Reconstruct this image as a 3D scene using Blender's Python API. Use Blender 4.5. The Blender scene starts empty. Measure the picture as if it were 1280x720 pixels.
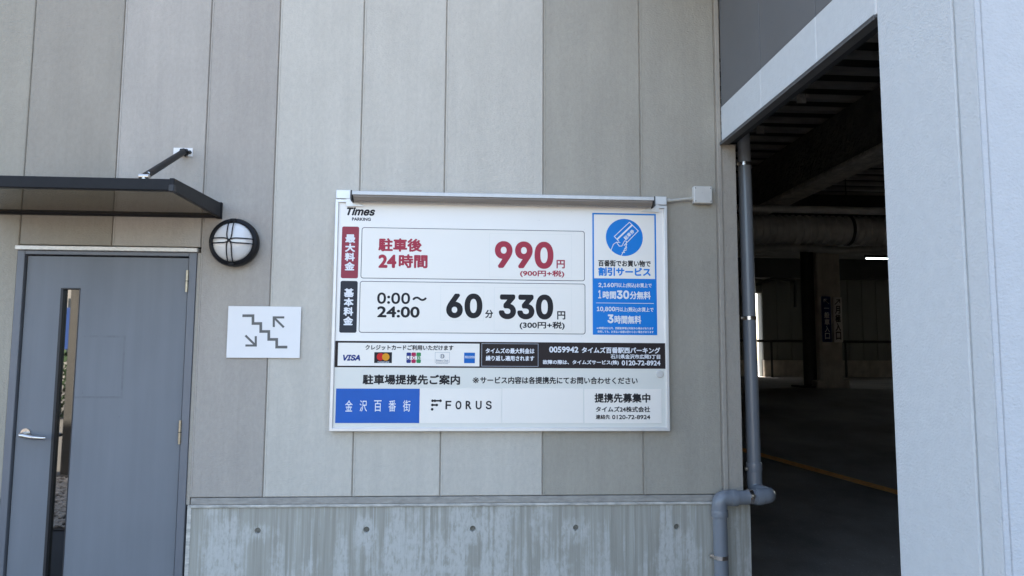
import bpy, bmesh, math, random
from mathutils import Vector, Matrix
random.seed(7)
PI = math.pi
sc = bpy.context.scene
C = sc.collection

# ---------------------------------------------------------------- camera
F_PX = 900.0
YAW, PITCH, ROLL = math.radians(3.716), math.radians(5.287), math.radians(0.348)
CAM = Vector((0, -4.0, 1.55))
_F = Vector((math.sin(YAW)*math.cos(PITCH), math.cos(YAW)*math.cos(PITCH), math.sin(PITCH)))
_R = Vector((math.cos(YAW), -math.sin(YAW), 0))
_U = _R.cross(_F)
RIGHT = _R*math.cos(ROLL) + _U*math.sin(ROLL)
UP = -_R*math.sin(ROLL) + _U*math.cos(ROLL)
cam = bpy.data.cameras.new('camera')
cam.sensor_width = 36; cam.lens = F_PX/1280*36; cam.clip_start = .05; cam.clip_end = 600
co = bpy.data.objects.new('camera', cam); C.objects.link(co)
M = Matrix((RIGHT, UP, -_F)).transposed().to_4x4(); M.translation = CAM
co.matrix_world = M
sc.camera = co

# ---------------------------------------------------------------- sky, sun, exposure
SUN_EL, SUN_AZ = math.radians(50), math.radians(8)
w = bpy.data.worlds.new("World"); sc.world = w; w.use_nodes = True
nt = w.node_tree
sky = nt.nodes.new('ShaderNodeTexSky'); sky.sky_type = 'NISHITA'; sky.sun_disc = False
sky.sun_elevation = SUN_EL; sky.sun_rotation = SUN_AZ
sky.air_density = 1.0; sky.dust_density = 2.5; sky.ozone_density = 1.0
nt.links.new(sky.outputs[0], nt.nodes['Background'].inputs[0])
nt.nodes['Background'].inputs[1].default_value = 0.12
sl = bpy.data.lights.new('sun', 'SUN'); sl.energy = 4.6; sl.angle = math.radians(.5); sl.color = (1, .95, .87)
so = bpy.data.objects.new('sun', sl); C.objects.link(so)
sd = Vector((math.sin(SUN_AZ)*math.cos(SUN_EL), math.cos(SUN_AZ)*math.cos(SUN_EL), math.sin(SUN_EL)))
so.rotation_euler = sd.to_track_quat('Z', 'Y').to_euler(); so.location = (0, 10, 20)
sc.view_settings.view_transform = 'Standard'; sc.view_settings.look = 'None'
sc.view_settings.gamma = 1; sc.view_settings.exposure = 2.67

# ---------------------------------------------------------------- measuring
def hit(px, py, ax, v):
    """point of the photograph's ray (1280x720 pixels) on the plane axis ax = v"""
    d = _F*F_PX + RIGHT*(px-640) + UP*(360-py)
    return CAM + d*((v-CAM[ax])/d[ax])

# ---------------------------------------------------------------- materials
def lin(c):
    return tuple((x/255/12.92 if x <= 10 else ((x/255+.055)/1.055)**2.4) for x in c)
MATS = {}
def mat(name, col, rough=.6, metal=0, spec=.5, noise=0, nscale=(8, 8, 8), bump=0, bscale=(60, 60, 60), bdist=.001, coat=0, streak=0, detail=4, spots=None, runs=False):
    col = (col[0]*.985, col[1]*.935, col[2]*.89)
    m = bpy.data.materials.new(name); m.use_nodes = True
    t = m.node_tree; N = t.nodes; L = t.links
    p = N['Principled BSDF']
    p.inputs['Base Color'].default_value = (*col, 1)
    p.inputs['Roughness'].default_value = rough; p.inputs['Metallic'].default_value = metal
    p.inputs['Specular IOR Level'].default_value = spec
    p.inputs['Coat Weight'].default_value = coat
    geo = N.new('ShaderNodeNewGeometry')
    def nz(sc_, det=4, rgh=.6):
        mp = N.new('ShaderNodeMapping'); mp.inputs['Scale'].default_value = sc_
        L.new(geo.outputs['Position'], mp.inputs[0])
        n = N.new('ShaderNodeTexNoise'); n.inputs['Scale'].default_value = 1; n.inputs['Detail'].default_value = det
        n.inputs['Roughness'].default_value = rgh
        L.new(mp.outputs[0], n.inputs[0]); return n.outputs[0]
    cur = None
    def mul(fac_socket, lo, hi, amount, frm=.3, to=.7):
        nonlocal cur
        r = N.new('ShaderNodeMapRange'); r.inputs[1].default_value = frm; r.inputs[2].default_value = to
        r.inputs[3].default_value = lo; r.inputs[4].default_value = hi
        L.new(fac_socket, r.inputs[0])
        mx = N.new('ShaderNodeMix'); mx.data_type = 'RGBA'; mx.blend_type = 'MULTIPLY'; mx.inputs[0].default_value = 1
        if cur is None: mx.inputs[6].default_value = (*col, 1)
        else: L.new(cur, mx.inputs[6])
        L.new(r.outputs[0], mx.inputs[7]); cur = mx.outputs[2]
    if noise: mul(nz(nscale, detail), 1-noise, 1+noise, noise)
    if streak:
        mul(nz((14, 14, .7), 5), 1-streak, 1+streak, streak)
        mul(nz((1.1, 1.1, .8), 3), 1-streak, 1+streak, streak)
    if runs:
        mul(nz((33, 33, .55), 3), .975, 1, 0, .33, .43)
        mul(nz((5, 5, 2.2), 4), .965, 1.02, 0, .38, .6)
    if spots:
        mul(nz(spots[0], 2), spots[1], 1, 0, spots[2], spots[2]+.03)
    if cur: L.new(cur, p.inputs['Base Color'])
    if bump:
        b = N.new('ShaderNodeBump'); b.inputs['Strength'].default_value = bump; b.inputs['Distance'].default_value = bdist
        L.new(nz(bscale, 3, .55), b.inputs['Height']); L.new(b.outputs[0], p.inputs['Normal'])
    MATS[name] = m
    return m

def panel_mat(name, col, big=False):
    m = mat(name, col, rough=.72, spec=.3, noise=.05, nscale=(55, 55, 30), bump=.8, bscale=(85, 85, 125), bdist=.004, streak=.035,
            spots=((60, 60, 45), .84, .25), runs=True)
    return m
m_p0 = panel_mat('panel_grey_far_left', (.35, .325, .27))
m_p1 = panel_mat('panel_grey_left', (.335, .308, .26))
m_p2 = panel_mat('panel_light_left', (.435, .405, .362))
m_p3 = panel_mat('panel_mid_grey', (.405, .375, .335))
m_p4 = panel_mat('panel_light', (.555, .53, .47))
m_p7 = panel_mat('panel_dark', (.39, .366, .31))
m_trim = panel_mat('panel_trim', (.40, .37, .32))
m_fdark = mat('fascia_dark', (.139, .142, .144), rough=.6, noise=.05, nscale=(3, 3, 3), bump=.3, bscale=(80, 80, 120), bdist=.001, spots=((70, 70, 50), .8, .27))
m_flight = mat('facade_light', (.62, .655, .665), rough=.7, spec=.3, noise=.03, nscale=(30, 30, 30), bump=.6, bscale=(95, 95, 125), bdist=.0045, spots=((45, 45, 45), .88, .23))
m_front = mat('facade_front_light', (.475, .505, .535), rough=.7, spec=.3, noise=.03, nscale=(30, 30, 30), bump=.6, bscale=(95, 95, 125), bdist=.0045)
m_flash = mat('drip_flashing_grey', (.10, .10, .10), rough=.45, noise=.15, nscale=(20, 20, 20))
m_basefl = mat('base_flashing', (.33, .315, .285), rough=.7, noise=.18, nscale=(18, 18, 60), streak=.08)
m_caulk = mat('caulk', (.50, .485, .44), rough=.8, noise=.35, nscale=(14, 14, 40))
m_door = mat('door_blue_grey', (.187, .202, .222), rough=.45, spec=.2, noise=.05, nscale=(3, 3, 1.2), bump=.05, bscale=(60, 60, 25), streak=.05, spots=((40, 40, 25), .8, .22))
m_doorframe = mat('door_frame_grey', (.15, .16, .18), rough=.4, noise=.06, nscale=(10, 10, 4))
m_gap = mat('dark_gap', (.012, .012, .012), rough=.8)
m_gasket = mat('gasket_black', (.02, .02, .022), rough=.5)
m_steel = mat('stainless', (.62, .60, .57), rough=.28, metal=1, noise=.08, nscale=(30, 30, 30))
m_header = mat('header_aluminium', (.62, .60, .56), rough=.45, metal=.6, noise=.14, nscale=(40, 6, 60))
m_brass = mat('hinge_brass', (.42, .37, .28), rough=.38, metal=.9, noise=.15, nscale=(60, 60, 60))
m_black = mat('black_paint', (.010, .010, .012), spec=.2, rough=.42, noise=.2, nscale=(14, 14, 14), spots=((50, 50, 50), 1.5, .27))
m_whiteplate = mat('white_plate', (.82, .82, .82), rough=.35, noise=.02, nscale=(5, 5, 5), spots=((70, 70, 40), .9, .22))
m_picto = mat('pictogram_grey', (.12, .12, .115), rough=.5)
m_alu = mat('sign_frame_aluminium', (.72, .72, .71), rough=.4, metal=.45, noise=.04, nscale=(9, 9, 9))
m_alu2 = mat('light_bar_aluminium', (.60, .61, .61), rough=.5, metal=.3, noise=.04, nscale=(30, 9, 9))
m_bronze = mat('diffuser_brown', (.27, .24, .21), rough=.4, spec=.3, noise=.2, nscale=(3, 3, 120))
m_conduit = mat('conduit_cream', (.52, .50, .44), rough=.5, noise=.08, nscale=(20, 20, 20))
m_boxw = mat('junction_box_cream', (.62, .61, .57), rough=.5, noise=.05, nscale=(14, 14, 14), spots=((80, 80, 80), .75, .25))
m_pvc = mat('pvc_grey', (.20, .22, .245), rough=.25, noise=.06, nscale=(9, 9, 3), spots=((60, 60, 40), .85, .25))
m_band = mat('clamp_steel', (.7, .68, .66), rough=.25, metal=1)
# print colours
m_face = mat('sign_face_white', (.90, .88, .84), rough=.3, noise=.015, nscale=(2, 2, 2), spots=((55, 55, 55), .82, .215))
m_fill = mat('print_white', (.88, .85, .79), rough=.3, noise=.012, nscale=(3, 3, 3))
m_low = mat('print_pale_grey', (.74, .745, .69), rough=.3, noise=.015, nscale=(3, 3, 3))
m_red = mat('print_red', (.42, .055, .085), rough=.55, spec=.12)
m_redtab = mat('print_red_tab', (.33, .065, .09), rough=.55, spec=.12)
m_blk = mat('print_black', (.028, .027, .03), rough=.55, spec=.12)
m_tabk = mat('print_charcoal', (.045, .048, .058), rough=.55, spec=.12)
m_bandp = mat('print_brown_black', (.030, .022, .022), rough=.45, spec=.15)
m_blue = mat('print_blue', (.0, .21, .68), spec=.25, rough=.4)
m_blue2 = mat('plate_blue', (.010, .11, .47), spec=.25, rough=.35, noise=.06, nscale=(5, 5, 5))
m_wht = mat('print_pure_white', (.82, .84, .88), rough=.55, spec=.12)
m_line = mat('print_line_grey', (.10, .09, .09), rough=.6, spec=.12)
m_navy = mat('print_navy', (.03, .05, .22), rough=.55, spec=.12)
m_orange = mat('print_orange', (.75, .33, .03), rough=.55, spec=.12)
m_dred = mat('print_logo_red', (.62, .03, .03), rough=.55, spec=.12)
m_green = mat('print_green', (.05, .30, .10), rough=.55, spec=.12)
m_crim = mat('print_crimson', (.45, .03, .10), rough=.55, spec=.12)
m_skyb = mat('print_logo_blue', (.02, .15, .50), rough=.55, spec=.12)
m_pgrey = mat('print_faint_grey', (.38, .41, .45), rough=.55, spec=.12)
m_divid = mat('print_divider', (.50, .53, .56), rough=.55, spec=.12)
m_resid = mat('adhesive_residue', (.152, .164, .182), rough=.55, noise=.12, nscale=(30, 30, 30))
m_dark_steel = mat('shade_dark_steel', (.045, .045, .044), rough=.6, noise=.2, nscale=(5, 5, 5))
m_bsteel = mat('black_steel', (.02, .02, .02), rough=.7, noise=.2, nscale=(5, 5, 5))
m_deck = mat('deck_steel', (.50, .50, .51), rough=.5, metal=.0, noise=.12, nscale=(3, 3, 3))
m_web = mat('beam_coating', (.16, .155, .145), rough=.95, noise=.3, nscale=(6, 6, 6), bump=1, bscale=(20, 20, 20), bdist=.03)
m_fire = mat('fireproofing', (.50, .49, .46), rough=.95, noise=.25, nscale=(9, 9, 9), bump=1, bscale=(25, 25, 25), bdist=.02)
m_duct = mat('duct_galvanised', (.60, .61, .60), rough=.42, metal=.35, noise=.12, nscale=(8, 8, 8))
m_backw = mat('garage_cladding', (.30, .325, .31), rough=.7, noise=.1, nscale=(2, 2, .6))
m_yellow = mat('yellow_road_paint', (.80, .37, .08), rough=.8, noise=.3, nscale=(25, 25, 25))
m_green_far = mat('hedge_green', (.05, .09, .035), rough=.9, noise=.4, nscale=(12, 12, 12), bump=1, bscale=(20, 20, 20), bdist=.05)
m_banner = mat('banner_red', (.5, .03, .03), rough=.6)
m_board = mat('board_blue', (.03, .075, .25), rough=.5)
m_bldg = mat('far_building_beige', (.28, .27, .25), rough=.8, noise=.1, nscale=(1, 1, 1))
m_bwin = mat('far_window', (.03, .04, .05), rough=.1)

def asphalt(name, col, dirt=.25):
    m = mat(name, col, rough=.9, noise=dirt, nscale=(1.1, 1.1, 1.1), bump=.7, bscale=(90, 90, 90), bdist=.004, spots=((60, 60, 60), 1.6, .30))
    return m
m_asph = asphalt('asphalt', (.06, .06, .061))
m_ramp = asphalt('ramp_asphalt', (.27, .25, .225), .35)
m_pave = mat('pavement_concrete', (.18, .168, .148), rough=.9, noise=.12, nscale=(2, 2, 2), bump=.4, bscale=(80, 80, 80), bdist=.003)
m_bounce_apron = mat('bounce_apron_pale', (.36, .34, .30), rough=.9, noise=.12, nscale=(2, 2, 2), bump=.4, bscale=(80, 80, 80), bdist=.003)
m_gravel = mat('gravel_stone', (.55, .51, .45), rough=.9, noise=.45, nscale=(22, 22, 22))
m_gbase = mat('gravel_bed_base', (.10, .09, .08), rough=.95)
m_colc = mat('column_concrete', (.115, .11, .10), rough=.85, noise=.12, nscale=(5, 5, 1.5), bump=.3, bscale=(40, 40, 40), bdist=.004, streak=.08)
m_gcol = mat('garage_column_concrete', (.60, .58, .53), rough=.85, noise=.18, nscale=(6, 6, 4), bump=.3, bscale=(40, 40, 40), bdist=.004, streak=.06)

# streaked concrete of the plinth
HZ = hit(590, 661, 1, 0).z
HOLEX = [(hit(x, y, 1, 0).x, HZ, k_) for x, y, k_ in ((322, 664, .16), (458, 663, .14), (591, 661, .13), (720, 660, .09), (846, 659, .0))]
def plinth_mat():
    m = bpy.data.materials.new('plinth_concrete'); m.use_nodes = True
    t = m.node_tree; N = t.nodes; L = t.links; p = N['Principled BSDF']
    p.inputs['Roughness'].default_value = .8; p.inputs['Specular IOR Level'].default_value = .25
    geo = N.new('ShaderNodeNewGeometry')
    def nz(s, det=4, rgh=.6, off=(0, 0, 0)):
        mp = N.new('ShaderNodeMapping'); mp.inputs['Scale'].default_value = s; mp.inputs['Location'].default_value = off
        L.new(geo.outputs['Position'], mp.inputs[0])
        n = N.new('ShaderNodeTexNoise'); n.inputs['Scale'].default_value = 1; n.inputs['Detail'].default_value = det; n.inputs['Roughness'].default_value = rgh
        L.new(mp.outputs[0], n.inputs[0]); return n.outputs[0]
    def mr(s, a, b, c=0, d=1):
        r = N.new('ShaderNodeMapRange'); r.inputs[1].default_value = a; r.inputs[2].default_value = b; r.inputs[3].default_value = c; r.inputs[4].default_value = d
        L.new(s, r.inputs[0]); return r.outputs[0]
    def mth(op, a, b):
        n = N.new('ShaderNodeMath'); n.operation = op
        for i, s in enumerate((a, b)):
            if isinstance(s, (int, float)): n.inputs[i].default_value = s
            else: L.new(s, n.inputs[i])
        return n.outputs[0]
    def mixc(f, a, b, mode='MIX'):
        n = N.new('ShaderNodeMix'); n.data_type = 'RGBA'; n.blend_type = mode
        if isinstance(f, (int, float)): n.inputs[0].default_value = f
        else: L.new(f, n.inputs[0])
        for i, s in ((6, a), (7, b)):
            if isinstance(s, tuple): n.inputs[i].default_value = (*s, 1)
            else: L.new(s, n.inputs[i])
        return n.outputs[2]
    wide = mth('ADD', mth('MULTIPLY', nz((7.5, 1, .55), 3, .5), .55), mth('MULTIPLY', nz((2.3, 1, .4), 2, .5, (1.7, 0, 0)), .45))
    halo = None
    for hx in HOLEX:
        d = N.new('ShaderNodeVectorMath'); d.operation = 'DISTANCE'; L.new(geo.outputs['Position'], d.inputs[0]); d.inputs[1].default_value = (hx[0], 0, hx[1])
        h_ = mth('MULTIPLY', mr(d.outputs['Value'], .10, .02), hx[2]); halo = h_ if halo is None else mth('MAXIMUM', halo, h_)
    fine = nz((46, 1, 1.2), 4, .6, (3, 0, 0))
    hair = nz((120, 1, 2.5), 3, .6, (9, 0, 2))
    grain = nz((60, 60, 26), 5, .7)
    blot = nz((7, 7, 5), 5, .65, (5, 0, 0))
    sep = N.new('ShaderNodeSeparateXYZ'); L.new(geo.outputs['Position'], sep.inputs[0])
    hgt = mr(sep.outputs[2], .73, .40, -.02, .045)        # lime bloom gathers below the top band
    s = mth('ADD', mth('MULTIPLY', wide, .72), mth('MULTIPLY', fine, .28))
    s = mth('ADD', s, hgt)
    s = mth('ADD', s, mth('MULTIPLY', mth('SUBTRACT', blot, .5), .34))
    s = mth('ADD', s, halo)
    pale = mr(s, .50, .57)
    pits = nz((40, 40, 17), 4, .6, (2, 1, 0))
    pale = mth('MULTIPLY', pale, mth('MULTIPLY', mr(grain, .36, .52, .35, 1), mr(pits, .36, .47, .15, 1)))
    base = mixc(mr(fine, .35, .65), (.31, .285, .235), (.41, .385, .325))
    col = mixc(mth('MULTIPLY', pale, .85), base, (.52, .495, .445))
    col = mixc(mth('MULTIPLY', mr(hair, .60, .68), .35), col, (.60, .60, .57))
    col = mixc(mth('MULTIPLY', mr(grain, .34, .27), .55), col, (.12, .12, .11))
    L.new(col, p.inputs['Base Color'])
    b = N.new('ShaderNodeBump'); b.inputs['Strength'].default_value = .5; b.inputs['Distance'].default_value = .003
    L.new(grain, b.inputs['Height']); L.new(b.outputs[0], p.inputs['Normal'])
    return m
m_plinth = plinth_mat()
m_hole = mat('tie_hole_plug', (.17, .165, .14), rough=.9, noise=.3, nscale=(60, 60, 60))

def glass_mat(name, tint, refl):
    m = bpy.data.materials.new(name); m.use_nodes = True
    t = m.node_tree; N = t.nodes; L = t.links; N.clear()
    o = N.new('ShaderNodeOutputMaterial'); mx = N.new('ShaderNodeMixShader')
    tr = N.new('ShaderNodeBsdfTransparent'); tr.inputs[0].default_value = (*tint, 1)
    gl = N.new('ShaderNodeBsdfGlossy'); gl.inputs['Roughness'].default_value = .015; gl.inputs[0].default_value = (.93, .94, .93, 1)
    if isinstance(refl, float): mx.inputs[0].default_value = refl
    else:
        fr = N.new('ShaderNodeFresnel'); fr.inputs[0].default_value = 1.5; L.new(fr.outputs[0], mx.inputs[0])
    L.new(tr.outputs[0], mx.inputs[1]); L.new(gl.outputs[0], mx.inputs[2]); L.new(mx.outputs[0], o.inputs[0])
    return m
m_pane = glass_mat('reflective_glass', (.10, .10, .10), .21)
m_smoke = glass_mat('smoked_sheet', (.06, .045, .03), 'f')
_t = m_smoke.node_tree; _mx = [n for n in _t.nodes if n.type == 'MIX_SHADER'][0]; _tr = [n for n in _t.nodes if n.type == 'BSDF_TRANSPARENT'][0]
_df = _t.nodes.new('ShaderNodeBsdfDiffuse'); _df.inputs[0].default_value = (.16, .125, .09, 1)
_m2 = _t.nodes.new('ShaderNodeMixShader'); _m2.inputs[0].default_value = .5
_t.links.new(_tr.outputs[0], _m2.inputs[1]); _t.links.new(_df.outputs[0], _m2.inputs[2]); _t.links.new(_m2.outputs[0], _mx.inputs[1])
m_globe = mat('opal_glass', (.74, .74, .73), rough=.12, noise=.03, nscale=(6, 6, 6), coat=.6)
def emit_mat(name, col, s):
    m = bpy.data.materials.new(name); m.use_nodes = True
    p = m.node_tree.nodes['Principled BSDF']; p.inputs['Emission Color'].default_value = (*col, 1); p.inputs['Emission Strength'].default_value = s
    return m
m_tube = emit_mat('strip_lamp_tube', (.9, 1, .95), 1.8)

# ---------------------------------------------------------------- mesh helpers
class MB:
    def __init__(s): s.bm = bmesh.new(); s.smooth = False
    def box(s, x0, x1, y0, y1, z0, z1, bev=0, seg=1, mtx=None):
        r = bmesh.ops.create_cube(s.bm, size=1)
        vs = r['verts']
        for v in vs:
            v.co = Vector(((x0+x1)/2+v.co.x*(x1-x0), (y0+y1)/2+v.co.y*(y1-y0), (z0+z1)/2+v.co.z*(z1-z0)))
        if bev:
            es = list({e for v in vs for e in v.link_edges})
            rb = bmesh.ops.bevel(s.bm, geom=es, offset=bev, segments=seg, affect='EDGES', profile=.5)
            if mtx:
                vv = {v for f in rb['faces'] for v in f.verts} | {v for v in vs if v.is_valid}
                for v in vv: v.co = mtx @ v.co
        elif mtx:
            for v in vs: v.co = mtx @ v.co
        return s
    def ring_loft(s, rings, cap=True, closed=True):
        vr = [[s.bm.verts.new(p) for p in r] for r in rings]
        n = len(vr[0])
        for a, b in zip(vr, vr[1:]):
            for i in range(n if closed else n-1):
                j = (i+1) % n
                s.bm.faces.new((a[i], a[j], b[j], b[i]))
        if cap:
            s.bm.faces.new(vr[0][::-1]); s.bm.faces.new(vr[-1])
        s.smooth = True
        return s
    def tube(s, pts, r, n=14, cap=True):
        pts = [Vector(p) for p in pts]
        rs = r if isinstance(r, (list, tuple)) else [r]*len(pts)
        t0 = (pts[1]-pts[0]).normalized()
        up = Vector((0, 0, 1)) if abs(t0.z) < .9 else Vector((1, 0, 0))
        a = t0.cross(up).normalized(); rings = []
        for i, p in enumerate(pts):
            if i == 0: t = t0
            elif i == len(pts)-1: t = (pts[i]-pts[i-1]).normalized()
            else: t = ((pts[i+1]-p).normalized()+(p-pts[i-1]).normalized()).normalized()
            a = (a - t*a.dot(t)).normalized(); b = t.cross(a)
            rings.append([p + (a*math.cos(2*PI*k/n)+b*math.sin(2*PI*k/n))*rs[i] for k in range(n)])
        return s.ring_loft(rings, cap)
    def cyl(s, p0, p1, r, n=20, r1=None):
        return s.tube([p0, p1], [r, r if r1 is None else r1], n)
    def lathe(s, prof, c, axis='y', n=40):
        # prof: (radius, offset along -y)
        rings = [[Vector((c[0]+r*math.cos(2*PI*k/n), c[1]-h, c[2]+r*math.sin(2*PI*k/n))) for k in range(n)] for r, h in prof]
        return s.ring_loft(rings, False)
    def quad(s, pts):
        s.bm.faces.new([s.bm.verts.new(p) for p in pts]); return s
    def build(s, name, m, parent=None):
        bmesh.ops.recalc_face_normals(s.bm, faces=s.bm.faces[:])
        me = bpy.data.meshes.new(name)
        org = Vector((0, 0, 0)); q = parent
        while q: org += q.location; q = q.parent
        if org.length: bmesh.ops.translate(s.bm, verts=s.bm.verts[:], vec=-org)
        if s.smooth:
            for f in s.bm.faces: f.smooth = True
        s.bm.to_mesh(me); s.bm.free()
        if s.smooth: me.set_sharp_from_angle(angle=math.radians(35))
        o = bpy.data.objects.new(name, me); C.objects.link(o)
        if parent: o.parent = parent
        if m: me.materials.append(m)
        return o
def tag(o, label=None, cat=None, group=None, kind=None):
    for k, v in (('label', label), ('category', cat), ('group', group), ('kind', kind)):
        if v: o[k] = v
    return o
def thing(name, loc, label, cat, group=None):
    o = bpy.data.objects.new(name, None); C.objects.link(o); o.location = loc; o.empty_display_size = .1
    return tag(o, label, cat, group)
def arc_path(pts, rad, n=7):
    pts = [Vector(p) for p in pts]; out = [pts[0]]
    for a, b, c in zip(pts, pts[1:], pts[2:]):
        u = (a-b).normalized(); v = (c-b).normalized()
        half = u.angle(v)/2; d = rad/math.tan(half)
        d = min(d, (a-b).length*.49, (c-b).length*.49)
        p, q = b+u*d, b+v*d
        for i in range(n+1):
            t = i/n
            out.append(p*(1-t)**2 + b*2*t*(1-t) + q*t*t)
    out.append(pts[-1]); return out

# ================================================================ GROUND
def sheet(name, x0, x1, y0, y1, z, m, kind='structure'):
    b = MB(); b.quad([(x0, y0, z), (x1, y0, z), (x1, y1, z), (x0, y1, z)])
    return tag(b.build(name, m), kind=kind)
sheet('ground', -250, 250, -250, 250, 0, m_asph)
sheet('pavement_or_bounce_ground', -80, 80, -40, -2.75, .004, m_pave)
RS = .125; RY = 8.0     # garage floor climbs 1 m behind the opening
def ramp_z(y): return .006 + max(0, min(1, y/RY))*RS*RY
b = MB()
ys = [-1.9, 0, RY, 17.0]
for a, c in zip(ys, ys[1:]):
    b.quad([(.9, a, ramp_z(a)), (24, a, ramp_z(a)), (24, c, ramp_z(c)), (.9, c, ramp_z(c))])
tag(b.build('garage_floor', m_ramp), kind='structure')
def hit_ramp(px, py):
    d = _F*F_PX + RIGHT*(px-640) + UP*(360-py)
    t = (.006 - CAM.z + RS*CAM.y)/(d.z - RS*d.y)
    return CAM + d*t
A, B = hit_ramp(948, 568), hit_ramp(1122, 616)
dv = (B-A).normalized(); wv = Vector((-dv.y, dv.x, 0)).normalized()*.09
A2, B2 = A-dv*2.2, B+dv*1.2
b = MB(); b.quad([p+Vector((0, 0, .005)) for p in (A2-wv, B2-wv, B2+wv, A2+wv)])
tag(b.build('yellow_floor_line', m_yellow), kind='structure')
P1, P2 = hit(1058, 491, 2, 1.006), hit(1112, 505, 2, 1.006)
dv = (P2-P1).normalized(); wv = Vector((-dv.y, dv.x, 0)).normalized()*.05
b = MB(); b.quad([p+Vector((0, 0, .005)) for p in (P1-wv, P2-wv+dv*2, P2+wv+dv*2, P1+wv)])
if P1.y > RY: tag(b.build('yellow_floor_line', m_yellow), kind='structure')

sheet('pavement_or_bounce_ground', 24.3, 80, -2.74, 60, .004, m_pave)  # unseen pale ground added to bounce daylight through the side opening
sheet('bounce_apron', -1.5, 1.47, -2.74, -.001, .004, m_bounce_apron)  # unseen pale ground, added to bounce light onto the lower wall
sheet('bounce_apron', 1.471, 1.59, -1.58, -.001, .003, m_bounce_apron)
# ================================================================ MAIN WALL
JX = [-2.398, -1.917, -1.445, -1.065, -.595, -.125, .434, .996, 1.441]
XC = 1.475                     # plane of the entrance's side facade
TOPZ = 7.0
ZB = .786                      # foot of the panels
wall = thing('panel_wall', (0, 0, 0), 'grey vertical siding wall on a streaked concrete base, carrying the white price sign', 'wall')
def panel(x0, x1, z0, z1, m, parent=wall, y=0, g=.003):
    b = MB(); b.box(x0+g, x1-g, y, y+.045, z0, z1, .0035); return b.build('panel', m, parent)
panel(JX[0], JX[1], 2.125, TOPZ, m_p1); panel(JX[1], JX[2], 2.125, TOPZ, m_p2)
panel(JX[2], JX[3], ZB, TOPZ, m_p3)
for i in (3, 4, 5): panel(JX[i], JX[i+1], ZB, TOPZ, m_p4)
for i in (6, 7): panel(JX[i], JX[i+1], ZB, TOPZ, m_p7)
xs = JX[0]; seq = [m_p0, m_p2, m_p4, m_p4, m_p3, m_p0, m_p1, m_p2]; k = 0
while xs > -10:
    panel(xs-.475, xs, ZB, TOPZ, seq[k % 8]); xs -= .475; k += 1
XL = xs
# recessed joint backing seen between the panels
b = MB(); b.box(XL, JX[0]+.001, .009, .05, ZB-.001, TOPZ); b.box(JX[0]+.0, JX[2]-.001, .009, .05, 2.126, TOPZ-.001); b.box(JX[2]-.0, XC-.004, .009, .05, ZB-.001, TOPZ)
b.build('joint_backing', m_trim, wall)
# shiplap lips that catch light beside joints
for i in range(1, 8):
    pm = [m_p1, m_p2, m_p3, m_p4, m_p4, m_p4, m_p7, m_p7][i]
    z0 = ZB+.001 if i > 1 else 2.127
    b = MB(); b.box(JX[i]+.0035, JX[i]+.0125, -.0022, .004, z0, TOPZ-.002, .001); b.build('joint_lip', pm, wall)
b = MB(); b.box(JX[8]+.006, XC, 0, .05, ZB-.046, TOPZ, .005, 2); b.build('corner_trim', m_trim, wall)
b = MB(); b.box(XC+.001, 1.560, .008, .30, .74, 2.776, .002); b.build('jamb', m_trim, wall)
# wall core behind
b = MB(); b.box(XL, JX[0]-.02, .052, .22, .6, TOPZ-.01); b.box(JX[0]-.02, JX[2]+.02, .052, .22, 2.2, TOPZ-.01); b.box(JX[2]+.02, XC-.02, .052, .22, .6, TOPZ-.01)
b.build('wall_core', m_trim, wall)
# base flashing + caulk
for x0, x1 in ((XL, -2.43), (-1.436, 1.560)):
    b = MB(); b.box(x0, x1, -.006, .05, .748, .783, .003); b.build('base_flashing', m_basefl, wall)
    b = MB(); b.box(x0+.001, x1-.002, -.012, .05, .733, .7475, .003); b.build('caulk_bead', m_caulk, wall)
b = MB(); b.box(-1.452, -1.430, -.004, .05, 0, .7465, .002); b.build('caulk_bead', m_caulk, wall)
b = MB(); b.box(-1.4615, -1.4435, .003, .05, .748, 2.093, .001); b.build('door_side_filler', m_trim, wall)
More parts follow.
